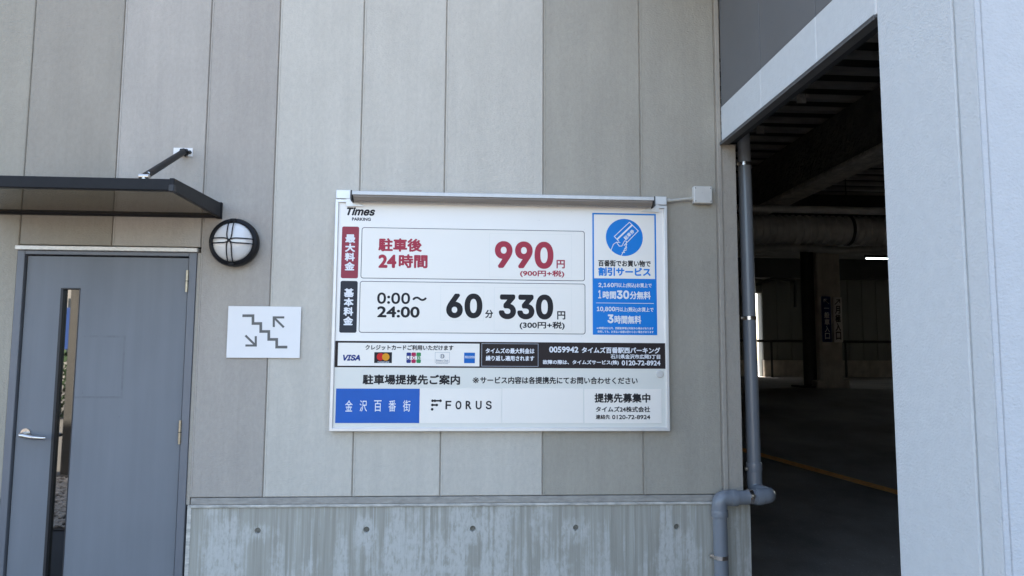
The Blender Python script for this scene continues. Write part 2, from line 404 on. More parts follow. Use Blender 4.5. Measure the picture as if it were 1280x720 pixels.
# concrete plinth with recessed form-tie holes
def plinth(x0, x1, holes, z1=.732, z0=0, yf=0.0, d=.3):
    bm = bmesh.new()
    cell = .05; xs_ = [x0]
    for hx, hz in holes: xs_ += [hx-cell, hx+cell]
    xs_.append(x1); xs_.sort()
    zs = [z0]
    hz = holes[0][1] if holes else .4
    zs += [hz-cell, hz+cell, z1]
    def v(x, z, y=yf): return bm.verts.new((x, y, z))
    for i in range(len(xs_)-1):
        for j in range(3):
            a, c = xs_[i], xs_[i+1]
            mid = (a+c)/2
            h = j == 1 and any(abs(mid-hx) < .01 for hx, _ in holes)
            if not h:
                bm.faces.new([v(a, zs[j]), v(c, zs[j]), v(c, zs[j+1]), v(a, zs[j+1])])
            else:
                n = 24; r = .0165
                sq = []
                for q in range(n):
                    t = 2*PI*q/n; dx, dz = math.cos(t), math.sin(t); s_ = cell/max(abs(dx), abs(dz))
                    sq.append((mid+dx*s_, hz+dz*s_, dx, dz))
                for q in range(n):
                    A_, B_ = sq[q], sq[(q+1) % n]
                    bm.faces.new([v(A_[0], A_[1]), v(B_[0], B_[1]), v(mid+B_[2]*r, hz+B_[3]*r), v(mid+A_[2]*r, hz+A_[3]*r)])
                    bm.faces.new([v(mid+A_[2]*r, hz+A_[3]*r), v(mid+B_[2]*r, hz+B_[3]*r), v(mid+B_[2]*r*.8, hz+B_[3]*r*.8, yf+.014), v(mid+A_[2]*r*.8, hz+A_[3]*r*.8, yf+.014)])
    bmesh.ops.remove_doubles(bm, verts=bm.verts[:], dist=1e-5)
    for pts in ([(x0, yf, z1), (x1, yf, z1), (x1, yf+d, z1), (x0, yf+d, z1)], [(x1, yf, z0), (x1, yf+d, z0), (x1, yf+d, z1), (x1, yf, z1)], [(x0, yf, z0), (x0, yf+d, z0), (x0, yf+d, z1), (x0, yf, z1)]):
        bm.faces.new([bm.verts.new(p) for p in pts])
    bmesh.ops.recalc_face_normals(bm, faces=bm.faces[:])
    b = MB(); b.bm.free(); b.bm = bm
    return b.build('concrete_base', m_plinth, wall)
HZ = hit(590, 661, 1, 0).z
holes = [(hit(x, y, 1, 0).x, HZ) for x, y in ((322, 664), (458, 663), (591, 661), (720, 660), (846, 659))]
pl = plinth(-1.430, 1.593, holes)
plinth(XL, -2.43, [(XL+2, HZ), (XL+4, HZ)])
for hx, hz in holes:
    b = MB(); b.cyl((hx, .018, hz), (hx, .0115, hz), .0128, 16); b.build('tie_plug', m_hole, pl)

# ================================================================ DOOR
YD = .012
L0, L1, LT = -2.354, -1.511, 2.064
door = thing('door', (-1.93, 0, 0), 'blue-grey steel service door with a narrow glass slit under the dark canopy', 'door')
b = MB()
b.box(-2.400, -2.362, -.006, .05, 0, 2.093, .002); b.box(-1.503, -1.4625, -.006, .05, 0, 2.093, .002); b.box(-2.361, -1.504, -.0055, .05, 2.072, 2.0925, .002)
b.build('door_frame', m_doorframe, door)
b = MB(); b.box(-2.361, L0+.02, .0535, .075, 0, 2.071); b.box(L1-.02, -1.504, .0535, .075, 0, 2.071); b.box(-2.30, -1.55, .0535, .075, LT-.02, 2.071); b.box(-1.502, -1.464, .0505, .1, 0, 2.09); b.build('frame_rebate', m_gap, door)
b = MB(); b.box(-2.405, -1.455, -.024, .04, 2.094, 2.117, .002); b.build('header_drip', m_header, door)
w0 = hit(76.5, 362, 1, YD).x; w1 = hit(100.5, 362, 1, YD).x; wt = hit(88, 360, 1, YD).z; wb = .30
bm = bmesh.new()
def leafquads():
    xs_ = [L0, w0, w1, L1]; zs = [.012, wb, wt, LT]
    grid = [[[bm.verts.new((x, y, z)) for z in zs] for x in xs_] for y in (YD, YD+.04)]
    for i in range(3):
        for j in range(3):
            if i == 1 and j == 1: continue
            for k in range(2):
                g = grid[k]; bm.faces.new([g[i][j], g[i+1][j], g[i+1][j+1], g[i][j+1]])
    def side(a, b_): bm.faces.new([grid[0][a[0]][a[1]], grid[0][b_[0]][b_[1]], grid[1][b_[0]][b_[1]], grid[1][a[0]][a[1]]])
    for i in range(3):
        side((i, 0), (i+1, 0)); side((i, 3), (i+1, 3)); side((0, i), (0, i+1)); side((3, i), (3, i+1))
    side((1, 1), (2, 1)); side((1, 2), (2, 2)); side((1, 1), (1, 2)); side((2, 1), (2, 2))
leafquads()
b = MB(); b.bm.free(); b.bm = bm; leaf = b.build('door_leaf', m_door, door)
win = MB()
win.box(w0-.001, w0+.012, YD-.0015, YD+.034, wb, wt-.0005); win.box(w1-.004, w1+.001, YD-.0015, YD+.034, wb, wt-.0005)
win.box(w0+.0125, w1-.0045, YD-.0015, YD+.034, wt-.006, wt+.0005); win.box(w0+.0125, w1-.0045, YD-.0015, YD+.034, wb-.001, wb+.006)
wf = win.build('window_bead', m_gasket, door)
b = MB(); b.box(w0+.010, w1-.003, YD+.022, YD+.028, wb+.004, wt-.004); b.build('pane', m_pane, wf)
b = MB(); b.box(-2.42, -1.44, .101, .115, 0, 2.22); b.build('dark_backing', m_gap, door)
# ghost outline left by a removed notice
ra, rb_ = hit(99.5, 419, 1, YD), hit(153, 498, 1, YD); e = .011
b = MB(); yy = YD-.0004
for q in ((w1+.003, rb_.x, ra.z-e, ra.z), (w1+.003, rb_.x, rb_.z, rb_.z+e), (rb_.x-e, rb_.x, rb_.z+e, ra.z-e)):
    b.quad([(q[0], yy, q[2]), (q[1], yy, q[2]), (q[1], yy, q[3]), (q[0], yy, q[3])])
b.build('adhesive_mark', m_resid, leaf)
# hinges
for (x, ya, yb) in ((239.3, 338, 365), (228, 525.5, 555)):
    t, u = hit(x, ya, 1, -.006), hit(x, yb, 1, -.006)
    hb = MB(); hb.cyl((-1.507, -.008, u.z), (-1.507, -.008, t.z), .0075, 12)
    hb.box(-1.512, -1.4995, -.0075, .0, u.z+.004, t.z-.004)
    hg = hb.build('hinge', m_brass, door)
    b = MB(); mid = (t.z+u.z)/2; b.cyl((-1.507, -.008, mid-.002), (-1.507, -.008, mid+.002), .0083, 12); b.build('hinge_washer', m_gap, hg)
b = MB(); b.cyl((-1.507, -.008, .22), (-1.507, -.008, .35), .0075, 12); b.build('hinge', m_brass, door)
# handle
hc = hit(32, 541.5, 1, YD-.004)
hn = MB(); hn.cyl((hc.x, YD, hc.z), (hc.x, YD-.008, hc.z), .025, 28); hn.cyl((hc.x, YD-.008, hc.z), (hc.x, YD-.05, hc.z-.004), .0095, 16)
hr = hn.build('handle', m_steel, door)
lt, lu = hit(25, 544.5, 1, -.045), hit(56, 547.5, 1, -.045)
b = MB(); b.tube([(lt.x, -.045, lt.z), (lt.x+.02, -.048, lt.z-.001), ((lt.x+lu.x)/2, -.05, lu.z+.003), (lu.x-.01, -.048, lu.z), (lu.x, -.042, lu.z)], [.010, .012, .0115, .011, .009], 14)
b.build('lever', m_steel, hr)

# ================================================================ CANOPY
ZC = 2.287
cx0, cx1 = -2.56, -1.340
YF = -.655
can = thing('door_canopy', (-1.95, 0, ZC), 'dark flat canopy with smoked sheet over the blue-grey door', 'canopy')
b = MB(); b.box(cx0, cx1-.012, YF, YF+.035, ZC+.004, ZC+.058, .003); b.build('front_rail', m_black, can)
for s, x in ((0, cx1-.022), (1, cx0)):
    bm = bmesh.new()
    prof = [(YF-.004, ZC+.002), (YF-.004, ZC+.061), (-.022, ZC+.080), (-.022, ZC)]
    va = [bm.verts.new((x, y, z)) for y, z in prof]; vb = [bm.verts.new((x+.022, y, z)) for y, z in prof]
    bm.faces.new(va); bm.faces.new(vb[::-1])
    for i in range(4): bm.faces.new([va[i], va[(i+1) % 4], vb[(i+1) % 4], vb[i]])
    bmesh.ops.bevel(bm, geom=bm.edges[:], offset=.002, segments=1, affect='EDGES')
    b = MB(); b.bm.free(); b.bm = bm; b.build('side_rail', m_black, can)
b = MB(); b.box(cx1-.024, cx1+.002, YF-.008, YF+.02, ZC-.002, ZC+.03, .003); b.build('corner_cap', m_gasket, can)
b = MB(); b.box(cx0+.023, cx1-.023, -.045, -.012, ZC-.004, ZC+.084, .003); b.build('rear_rail', m_black, can)
b = MB(); b.box(cx1-.026, cx1+.003, -.0215, -.001, ZC-.006, ZC+.085, .002); b.build('wall_bracket', m_black, can)
b = MB(); b.box(cx0+.023, cx1-.023, YF+.036, -.046, ZC+.008, ZC+.012); b.build('smoked_sheet', m_smoke, can)
lo = hit(180.5, 220.8, 2, ZC+.075); up = hit(229.5, 190, 1, -.035)
rod = MB(); dvec = (up-lo).normalized()
rod.cyl(lo+dvec*.012, up-dvec*.004, .0165, 18); rd = rod.build('tie_rod', m_black, can)
b = MB(); b.cyl(lo+Vector((-.022, 0, .0)), lo+Vector((.022, 0, 0)), .013, 14); b.cyl(lo+Vector((0, 0, -.03)), lo+Vector((0, 0, .006)), .012, 12); b.build('pivot_bolt', m_steel, rd)
b = MB(); q = lo+dvec*.05; b.cyl(q+Vector((.005, -.012, .0)), q+Vector((.012, -.022, .002)), .006, 10); b.build('screw', m_steel, rd)
pa, pb = hit(217.5, 185, 1, 0), hit(241, 196, 1, 0)
b = MB(); b.box(pa.x, pb.x, -.006, -.0005, pb.z, pa.z, .001); wp = b.build('wall_plate', m_whiteplate, can)
b = MB(); b.box(up.x-.006, up.x+.006, -.04, -.0065, up.z-.018, up.z+.02, .002); b.cyl((up.x-.016, up.y+.003, up.z), (up.x+.018, up.y+.003, up.z), .019, 16); b.build('clevis', m_black, wp)
bo = hit(237.5, 190.5, 1, -.006)
b = MB(); b.cyl((bo.x, -.0065, bo.z), (bo.x, -.014, bo.z), .0105, 6); b.cyl((bo.x, -.014, bo.z), (bo.x, -.022, bo.z), .005, 10); b.build('bolt', m_dark_steel, wp)

# ================================================================ ROUND LAMP
lc = hit(293, 303.5, 1, -.045)
lamp = thing('bulkhead_lamp', (lc.x, 0, lc.z), 'round black caged wall lamp with opal glass beside the canopy', 'lamp')
c0 = (lc.x, 0, lc.z)
b = MB(); b.lathe([(.118, 0), (.124, .006), (.131, .03), (.132, .055), (.126, .072), (.112, .080), (.107, .078), (.105, .06)], c0); b.build('rim', m_black, lamp)
prof = [(.107*math.cos(t*PI/2/12), .060+.070*math.sin(t*PI/2/12)) for t in range(12)] + [(.002, .130)]
b = MB(); b.lathe(prof, c0); b.build('glass_globe', m_globe, lamp)
for vert in (0, 1):
    for sg in (-1, 1):
        pts = []
        for i in range(21):
            t = -1+2*i/20
            r = t*.116; off = sg*(.0045+.0085*min(1, abs(t)*4)**.7)
            h = .070+.068*math.sqrt(max(0, 1-(min(1, math.hypot(r, off)/.122))**2))
            p = (lc.x+off, -h, lc.z+r) if vert else (lc.x+r, -h, lc.z+off)
            pts.append(p)
        b = MB(); b.tube(pts, .0033, 8); b.build('guard_bar', m_black, lamp)
for dx, dz in ((0, 1), (0, -1)):
    b = MB(); cxx, czz = lc.x+dx*.119, lc.z+dz*.119
    b.box(cxx-.016, cxx+.016, -.084, -.068, czz-.008, czz+.008, .003); b.build('guard_clip', m_black, lamp)

# ================================================================ print helpers
try:
    import os
    FONT = bpy.data.fonts.load(os.path.join(bpy.utils.system_resource('DATAFILES'), 'fonts', 'Inter.woff2'))
except Exception:
    FONT = None
_txt = {}
def glyphs(s, shear=0):
    key = (s, shear)
    if key not in _txt:
        cu = bpy.data.curves.new('t', 'FONT'); cu.body = s; cu.size = 1; cu.resolution_u = 4; cu.shear = shear; cu.fill_mode = 'FRONT'
        if FONT and all(ord(ch) < 128 for ch in s) and not set(s) & set('4RK'): cu.font = FONT
        o = bpy.data.objects.new('t', cu); C.objects.link(o)
        bpy.context.view_layer.update()
        me = bpy.data.meshes.new_from_object(o.evaluated_get(bpy.context.evaluated_depsgraph_get()))
        vs = [(v.co.x, v.co.y) for v in me.vertices]; fs = [tuple(p.vertices) for p in me.polygons]
        bpy.data.objects.remove(o); bpy.data.meshes.remove(me); bpy.data.curves.remove(cu)
        _txt[key] = (vs, fs)
    return _txt[key]
def lettering(s, x0, x1, z0, z1, y, m, parent, bold=.0, shear=0, vertical=False, name='lettering', rot=None, n=8):
    """flat print: the string fitted into the box x0..x1, z0..z1 on the plane y; bold = extra stroke radius in metres"""
    V, Fc = [], []
    cells = []
    if vertical:
        h = (z1-z0)/len(s)
        for i, ch in enumerate(s): cells.append((ch, x0, x1, z1-(i+1)*h+h*.04, z1-i*h-h*.04))
    else: cells.append((s, x0, x1, z0, z1))
    for st, a, c, d, e_ in cells:
        vs, fs = glyphs(st, shear)
        if not vs: continue
        mx0 = min(v[0] for v in vs); mx1 = max(v[0] for v in vs); my0 = min(v[1] for v in vs); my1 = max(v[1] for v in vs)
        if vertical and (my1-my0) < .4:      # a lone horizontal stroke keeps its own thin shape
            k = (c-a-2*bold)/(mx1-mx0); cz = (d+e_)/2; hh = (my1-my0)*k/2; d, e_ = cz-hh-bold, cz+hh+bold
        sx = (c-a-2*bold)/max(1e-6, mx1-mx0); sz = (e_-d-2*bold)/max(1e-6, my1-my0)
        offs = [(0, 0)] + ([(bold*math.cos(2*PI*i/n), bold*math.sin(2*PI*i/n)) for i in range(n)] if bold else [])
        for i, (ox, oz) in enumerate(offs):
            base = len(V)
            for vx, vy in vs: V.append((a+bold+(vx-mx0)*sx+ox, y-i*.00002, d+bold+(vy-my0)*sz+oz))
            Fc += [tuple(base+q for q in f) for f in fs]
    if rot:
        ang, (rx, rz) = rot; ca, sa = math.cos(ang), math.sin(ang)
        V = [(rx+(x-rx)*ca-(z-rz)*sa, yy, rz+(x-rx)*sa+(z-rz)*ca) for x, yy, z in V]
    org = Vector((0, 0, 0)); q = parent
    while q: org += q.location; q = q.parent
    me = bpy.data.meshes.new(name); me.from_pydata([(v[0]-org.x, v[1]-org.y, v[2]-org.z) for v in V], [], Fc); me.materials.append(m)
    o = bpy.data.objects.new(name, me); C.objects.link(o); o.parent = parent
    return o
def strokes(segs, wd, y, m, parent, name='pictogram'):
    b = MB()
    for i, ((xa, za), (xb, zb)) in enumerate(segs):
        d = Vector((xb-xa, 0, zb-za)).normalized(); nn = Vector((-d.z, 0, d.x))*wd/2
        a = Vector((xa, y-i*.00003, za))-d*wd/2; c = Vector((xb, y-i*.00003, zb))+d*wd/2
        b.quad([a-nn, c-nn, c+nn, a+nn])
    return b.build(name, m, parent)
def rrect(x0, x1, z0, z1, r, y, n=6):
    pts = []
    for cx_, cz_, a0 in ((x1-r, z1-r, 0), (x0+r, z1-r, 90), (x0+r, z0+r, 180), (x1-r, z0+r, 270)):
        for i in range(n+1):
            t = math.radians(a0+90*i/n); pts.append((cx_+r*math.cos(t), y, cz_+r*math.sin(t)))
    return pts
def flat(name, x0, x1, z0, z1, y, m, parent, r=0, th=.0003):
    b = MB()
    if r: b.quad(rrect(x0, x1, z0, z1, r, y))
    else: b.quad([(x0, y, z0), (x1, y, z0), (x1, y, z1), (x0, y, z1)])
    return b.build(name, m, parent)
def disc(name, x, z, r, y, m, parent, rz=None, n=36):
    b = MB(); b.quad([(x+r*math.cos(2*PI*i/n), y, z+(rz or r)*math.sin(2*PI*i/n)) for i in range(n)]); return b.build(name, m, parent)

# ================================================================ STAIR SIGN
st = thing('stair_sign', (-1.09, 0, 1.66), 'white plate with grey staircase and two arrows beside the door', 'sign')
ysn = -.014
ta, tb = hit(285.5, 382.5, 1, ysn), hit(374.5, 447.7, 1, ysn)
b = MB(); b.box(ta.x, tb.x, ysn, ysn+.004, tb.z, ta.z, .001); plate = b.build('plate', m_whiteplate, st)
b = MB(); b.box(ta.x+.03, tb.x-.03, ysn+.0045, -.0005, tb.z+.03, ta.z-.03); b.build('standoff', m_dark_steel, st)
def Z8(x, y): p = hit(270+x/8, 370+y/8, 1, ysn); return (p.x, p.z)
pp = [(278, 197), (370, 197), (370, 275), (448, 275), (448, 355), (528, 355), (528, 434), (607, 434), (607, 511), (700, 511)]
strokes([(Z8(*a), Z8(*c)) for a, c in zip(pp, pp[1:])], .0145, ysn-.0006, m_picto, plate, 'stair_symbol')
strokes([(Z8(578, 214), Z8(672, 214)), (Z8(578, 214), Z8(578, 300)), (Z8(592, 228), Z8(671, 306))], .0115, ysn-.0006, m_picto, plate, 'arrow')
strokes([(Z8(305, 495), Z8(398, 495)), (Z8(398, 412), Z8(398, 495)), (Z8(302, 402), Z8(384, 482))], .0115, ysn-.0006, m_picto, plate, 'arrow')

# ================================================================ PRICE SIGN
YS = -.042
def S(px, py): return hit(px, py, 1, YS)
sign = thing('price_sign', (.21, 0, 1.77), 'large white parking price board with light bar, red 990 and black 330 prices', 'sign')
sx0, sx1 = hit(419.3, 248, 1, -.05).x, hit(837.3, 500, 1, -.05).x
sz0, sz1 = hit(620, 539.2, 1, -.05).z, hit(620, 252.5, 1, -.05).z
b = MB(); b.box(sx0+.01, sx1-.01, YS, -.004, sz0+.01, sz1-.01); board = b.build('board', m_face, sign)
fw = .020
for x0, x1, z0, z1 in ((sx0, sx0+fw, sz0+fw, sz1-fw), (sx1-fw, sx1, sz0+fw, sz1-fw)):
    b = MB(); b.box(x0, x1, -.052, 0, z0-.019, z1+.019, .003); b.build('frame_rail', m_alu, sign)
for z0, z1 in ((sz0, sz0+fw-.0005), (sz1-fw+.0005, sz1)):
    b = MB(); b.box(sx0+.001, sx1-.001, -.0525, -.001, z0, z1, .003); b.build('frame_rail', m_alu, sign)
for x0, x1 in ((sx0+.004, sx0+.082), (sx1-.078, sx1-.004)):
    b = MB(); b.box(x0, x1, -.058, -.002, sz1+.001, sz1+.049, .002); b.build('end_cap', m_alu, sign)
# light bar
YB = -.125
bl, br = hit(439.5, 244, 1, YB), hit(818, 252, 1, YB)
bt = hit(440, 238, 1, YB).z; bb = hit(440, 249.4, 1, YB).z
hgt_ = bt-bb
zmid = bt-hgt_*.42
def topprof(x): return [Vector((x, y, z)) for y, z in [(-.06, bt), (YB+.006, bt), (YB, bt-.004), (YB, zmid), (-.06, zmid)]]
def lowprof(x): return [Vector((x, y, z)) for y, z in [(-.065, zmid-.0005), (YB+.008, zmid-.0005), (YB+.006, zmid-.010), (YB+.024, bb), (-.085, bb), (-.065, bb+.012)]]
b = MB(); b.ring_loft([topprof(bl.x), topprof(br.x)]); b.smooth = False; bar = b.build('light_bar', m_alu2, sign)
b = MB(); b.ring_loft([lowprof(bl.x+.008), lowprof(br.x-.008)]); b.smooth = False; b.build('diffuser', m_bronze, bar)
for x in (bl.x-.006, br.x-.002):
    b = MB(); b.box(x, x+.008, YB-.002, -.05, bb-.004, bt+.002, .002); b.build('bar_end_plate', m_dark_steel, bar)
for x0, x1 in ((sx0+.06, bl.x+.04), (br.x-.04, sx1-.05)):
    bm = bmesh.new()
    left = x0 < 0
    xa, xb = (x0, x1) if left else (x1, x0)
    pr = [(xa, sz1+.02), (xb, sz1-.03), (xb+(.02 if left else -.02), sz1-.04), (xa, sz1-.04)]
    va = [bm.verts.new((x, -.056, z)) for x, z in pr]; vb = [bm.verts.new((x, -.0535, z)) for x, z in pr]
    bm.faces.new(va); bm.faces.new(vb)
    for i in range(4): bm.faces.new([va[i], va[(i+1) % 4], vb[(i+1) % 4], vb[i]])
    b = MB(); b.bm.free(); b.bm = bm; b.build('gusset', m_alu, sign)
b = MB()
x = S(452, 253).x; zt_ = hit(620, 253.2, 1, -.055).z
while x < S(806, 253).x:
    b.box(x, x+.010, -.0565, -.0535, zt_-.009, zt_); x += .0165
tag(b.build('light_leak_dots', m_wht, sign), kind='stuff')  # plain white dots painted in for light leaking below the bar

def bx(x0, y0, x1, y1):
    a, c = S(x0, y0), S(x1, y1); return a.x, c.x, c.z, a.z
def T(s, x0, y0, x1, y1, m, parent, bold=0, layer=4, **kw):
    """lettering from its box in the photograph; pixel heights taken at the box's middle column"""
    ym, xm = (y0+y1)/2, (x0+x1)/2
    return lettering(s, S(x0, ym).x, S(x1, ym).x, S(xm, y1).z, S(xm, y0).z, YS-layer*.0005, m, parent, bold, **kw)
G = .00445  # metres per photograph pixel on the sign
T('Times', 433.5, 259.3, 469, 269.6, m_blk, board, .0027, 1, shear=.28)
T('PARKING', 440, 272, 463.5, 276, m_blk, board, .0008, 1)
def tab(x0, y0, x1, y1, m, s, tx0, ty0, tx1, ty1):
    a = bx(x0, y0, x1, y1); o = flat('price_tab', *a, YS-.0005, m, sign, .010)
    T(s, tx0, ty0, tx1, ty1, m_wht, o, .0022, 2, vertical=True)
tab(427.8, 283, 447.4, 348, m_redtab, '最大料金', 431.2, 292.5, 443.8, 338.5)
tab(425.8, 351, 445.6, 416, m_tabk, '基本料金', 429.6, 360, 441.8, 407)
def price_panel(x0, y0, x1, y1):
    a = bx(x0, y0, x1, y1); e = .0035
    o = flat('price_panel', *a, YS-.0005, m_line, sign, .014)
    flat('panel_fill', a[0]+e, a[1]-e, a[2]+e, a[3]-e, YS-.0010, m_fill, o, .0115); return o
p1 = price_panel(452.3, 284, 731, 351.5)
p2 = price_panel(450.0, 351.2, 731.8, 418)
T('駐車後', 473, 298, 527.5, 314.6, m_red, p1, .0030, 3)
T('24', 473, 318.2, 495.6, 335, m_red, p1, .0042, 3)
T('時間', 498.4, 318, 534.5, 335.2, m_red, p1, .0030, 3)
T('990', 618.5, 301.8, 691.8, 335.8, m_red, p1, .0088, 3, n=14)
T('円', 695.6, 325, 706, 335.6, m_red, p1, .0016, 3)
T('(900円+税)', 650, 337.8, 705.3, 346.8, m_red, p1, .0014, 3)
T('0:00', 471.5, 365.8, 512.6, 380, m_blk, p2, .0026, 3)
T('～', 515.5, 370.8, 533.5, 376.2, m_blk, p2, .0028, 3)
T('24:00', 471.5, 383, 524.6, 397, m_blk, p2, .0026, 3)
T('60', 557.8, 366.8, 603, 397.8, m_blk, p2, .0082, 3, n=14)
T('分', 606.4, 387.3, 616.4, 397.6, m_blk, p2, .0014, 3)
T('330', 623.5, 367.9, 691.5, 399.2, m_blk, p2, .0082, 3, n=14)
T('円', 696.4, 389, 706.6, 399.4, m_blk, p2, .0014, 3)
T('(300円+税)', 649.5, 402, 705.8, 412, m_blk, p2, .0014, 3)
# faint edges of the stick-on price patches
for pp_, q in ((p1, (612, 291.5, 714.5, 347.5)), (p2, (551, 357, 604.5, 401)), (p2, (618, 359, 714.5, 414))):
    a = bx(*q); e = .0012
    strokes([((a[0], a[3]), (a[1], a[3])), ((a[1], a[3]), (a[1], a[2])), ((a[0], a[2]), (a[1], a[2])), ((a[0], a[2]), (a[0], a[3]))], e, YS-.0012, m_low, pp_, 'patch_edge')
# discount poster
a = bx(740.3, 266, 821.6, 419)
pos = flat('discount_poster', *a, YS-.0005, m_blue, sign)
e = .009
flat('poster_field', a[0]+e, a[1]-e, S(780, 348.3).z, a[3]-e, YS-.0010, m_fill, pos)
cc = S(780.4, 296.8); disc('poster_disc', cc.x, cc.z, .1055, YS-.0015, m_blue, pos)
def Q(x, y): p = S(610+x/4.5, 225+y/4.5); return (p.x, p.z)
card = [(710, 318), (795, 238), (845, 287), (765, 368)]
segs = [(Q(*card[i]), Q(*card[(i+1) % 4])) for i in (0, 1, 2)] + [(Q(710, 318), Q(735, 345))]
strokes(segs, .0042, YS-.0020, m_wht, pos, 'ticket_outline')
strokes([(Q(730, 330), Q(808, 256))], .009, YS-.0020, m_wht, pos, 'ticket_stripe')
cq = Q(793, 308)
lettering('駐車券', cq[0]-.036, cq[0]+.036, cq[1]-.0115, cq[1]+.0115, YS-.0020, m_wht, pos, .0008, rot=(math.radians(44), cq))
hand = [[(695, 422), (693, 392), (705, 362), (722, 350), (742, 352)], [(722, 350), (738, 372), (752, 372), (768, 342), (778, 345), (776, 372), (764, 398), (750, 424)], [(776, 358), (780, 362), (774, 376)], [(778, 374), (780, 382), (768, 386)], [(776, 388), (776, 396), (762, 399)], [(762, 399), (768, 408), (754, 408)]]
strokes([(Q(*a_), Q(*c_)) for pl_ in hand for a_, c_ in zip(pl_, pl_[1:])], .0038, YS-.0020, m_wht, pos, 'hand_outline')
T('百番街でお買い物で', 747.8, 325.3, 813.3, 333.4, m_blk, pos, .0012, 3)
T('割引サービス', 747.8, 334.3, 813.3, 345.2, m_blue, pos, .0022, 3)
T('2,160', 748, 353.6, 767.3, 360, m_wht, pos, .0012, 3)
T('円以上(税込)お買上で', 767.8, 353.8, 814.5, 360.2, m_wht, pos, .0006, 3)
T('1', 747.8, 362.6, 751.4, 373, m_wht, pos, .0012, 3)
T('時間', 753.3, 363.8, 770, 373.6, m_wht, pos, .0014, 3)
T('30', 770.8, 363, 786.5, 373.8, m_wht, pos, .0030, 3)
T('分無料', 787.3, 364.2, 813.3, 374.2, m_wht, pos, .0014, 3)
strokes([((S(745.5, 378.6).x, S(745.5, 378.6).z), (S(817, 379.4).x, S(817, 379.4).z))], .0028, YS-.0012, m_wht, pos, 'divider')
T('10,800', 746, 383.4, 768.8, 390.2, m_wht, pos, .0012, 3)
T('円以上(税込)お買上で', 769.3, 384, 816.8, 390.6, m_wht, pos, .0006, 3)
T('3', 759.3, 393, 767, 404, m_wht, pos, .0030, 3)
T('時間無料', 768, 394.4, 801.5, 404.8, m_wht, pos, .0014, 3)
T('※1時間30分以内、西駅駐車場は対象外の場合があります', 745.8, 408.8, 816.8, 411.9, m_wht, pos, .0003, 3, n=4)
T('併用しても、お支払い金額は変わらない場合があります', 746.8, 413.2, 817, 416.4, m_wht, pos, .0003, 3, n=4)
# information band
a = bx(418.4, 426, 832.3, 461)
band = flat('information_band', max(a[0], sx0+fw+.0005), min(a[1], sx1-fw-.0005), a[2], a[3], YS-.0005, m_bandp, sign)
a = bx(422.8, 428.4, 599.2, 458)
cards = flat('card_logo_panel', *a, YS-.0010, m_fill, sign)
T('クレジットカードご利用いただけます', 456.8, 431.2, 566.8, 437.8, m_blk, cards, .0009, 4)
T('VISA', 428.8, 443.4, 450.3, 450.9, m_navy, cards, .0022, 4, shear=.22)
a = bx(468, 440.2, 489.8, 453.8); flat('card_logo', *a, YS-.0015, m_blk, cards)
q1, q2 = S(475.6, 446), S(482.3, 446.2)
disc('logo_disc', q1.x, q1.z, .0200, YS-.0018, m_dred, cards); disc('logo_disc', q2.x, q2.z, .0200, YS-.0021, m_orange, cards)
T('mastercard', 472, 451.4, 486.3, 453.4, m_wht, cards, .0002, 5, n=4)
for i, (x0, mm, ch) in enumerate(((508.2, m_navy, 'J'), (514.4, m_crim, 'C'), (520.6, m_green, 'B'))):
    a = bx(x0, 440.6, x0+5.4, 453.8)
    flat('card_logo', *a, YS-.0015, mm, cards, .006)
a = bx(508.6, 445, 526, 449.6); flat('logo_band', *a, YS-.0018, m_fill, cards)
for x0, mm, ch in ((508.8, m_navy, 'J'), (515, m_crim, 'C'), (521.4, m_green, 'B')):
    T(ch, x0, 445.2, x0+4.2, 449.4, mm, cards, .0010, 5)
a = bx(544, 440.4, 561.8, 453.0)
strokes([((a[0], a[3]), (a[1], a[3])), ((a[1], a[3]), (a[1], a[2])), ((a[0], a[2]), (a[1], a[2])), ((a[0], a[2]), (a[0], a[3]))], .0016, YS-.0015, m_pgrey, cards, 'card_logo')
q = S(552.8, 445.3); disc('logo_disc', q.x, q.z, .0125, YS-.0018, m_pgrey, cards); disc('logo_disc', q.x, q.z, .0095, YS-.0020, m_fill, cards)
T('I)', 551.2, 443.2, 555, 447.4, m_line, cards, .0006, 5)
T('Diners Club', 545.2, 449.3, 560.5, 452.0, m_pgrey, cards, .0004, 5, n=4)
T('INTERNATIONAL', 545.2, 453.6, 560.5, 454.9, m_pgrey, cards, .0002, 5, n=4)
a = bx(580.2, 440.8, 593.6, 454); flat('card_logo', *a, YS-.0015, m_skyb, cards)
a = bx(581.2, 444.9, 593.2, 447.9); flat('logo_band', *a, YS-.0018, m_wht, cards)
T('AMERICAN', 581.6, 445.1, 592.8, 446.3, m_skyb, cards, .0002, 5, n=4)
T('EXPRESS', 581.6, 446.5, 592.8, 447.7, m_skyb, cards, .0002, 5, n=4)
a = bx(602.3, 429.4, 672.6, 458.0)
strokes([((a[0], a[3]), (a[1], a[3])), ((a[1], a[3]), (a[1], a[2])), ((a[0], a[2]), (a[1], a[2])), ((a[0], a[2]), (a[0], a[3]))], .0028, YS-.0010, m_pgrey, band, 'notice_outline')
T('タイムズの最大料金は', 607, 435.2, 668, 442, m_wht, band, .0010, 3)
T('繰り返し適用されます', 607.2, 444.6, 667.8, 451.2, m_wht, band, .0010, 3)
T('0059942', 686.4, 433.2, 723, 440.8, m_wht, band, .0016, 3)
T('タイムズ百番駅西パーキング', 727, 434, 825.2, 441.8, m_wht, band, .0013, 3)
T('石川県金沢市広岡3丁目', 763.2, 442.9, 825.2, 448.7, m_wht, band, .0008, 3)
T('故障の際は、タイムズサービス(株)', 678.4, 450, 773.4, 456.4, m_wht, band, .0009, 3)
T('0120-72-8924', 777, 450.6, 825.4, 456.9, m_wht, band, .0012, 3)
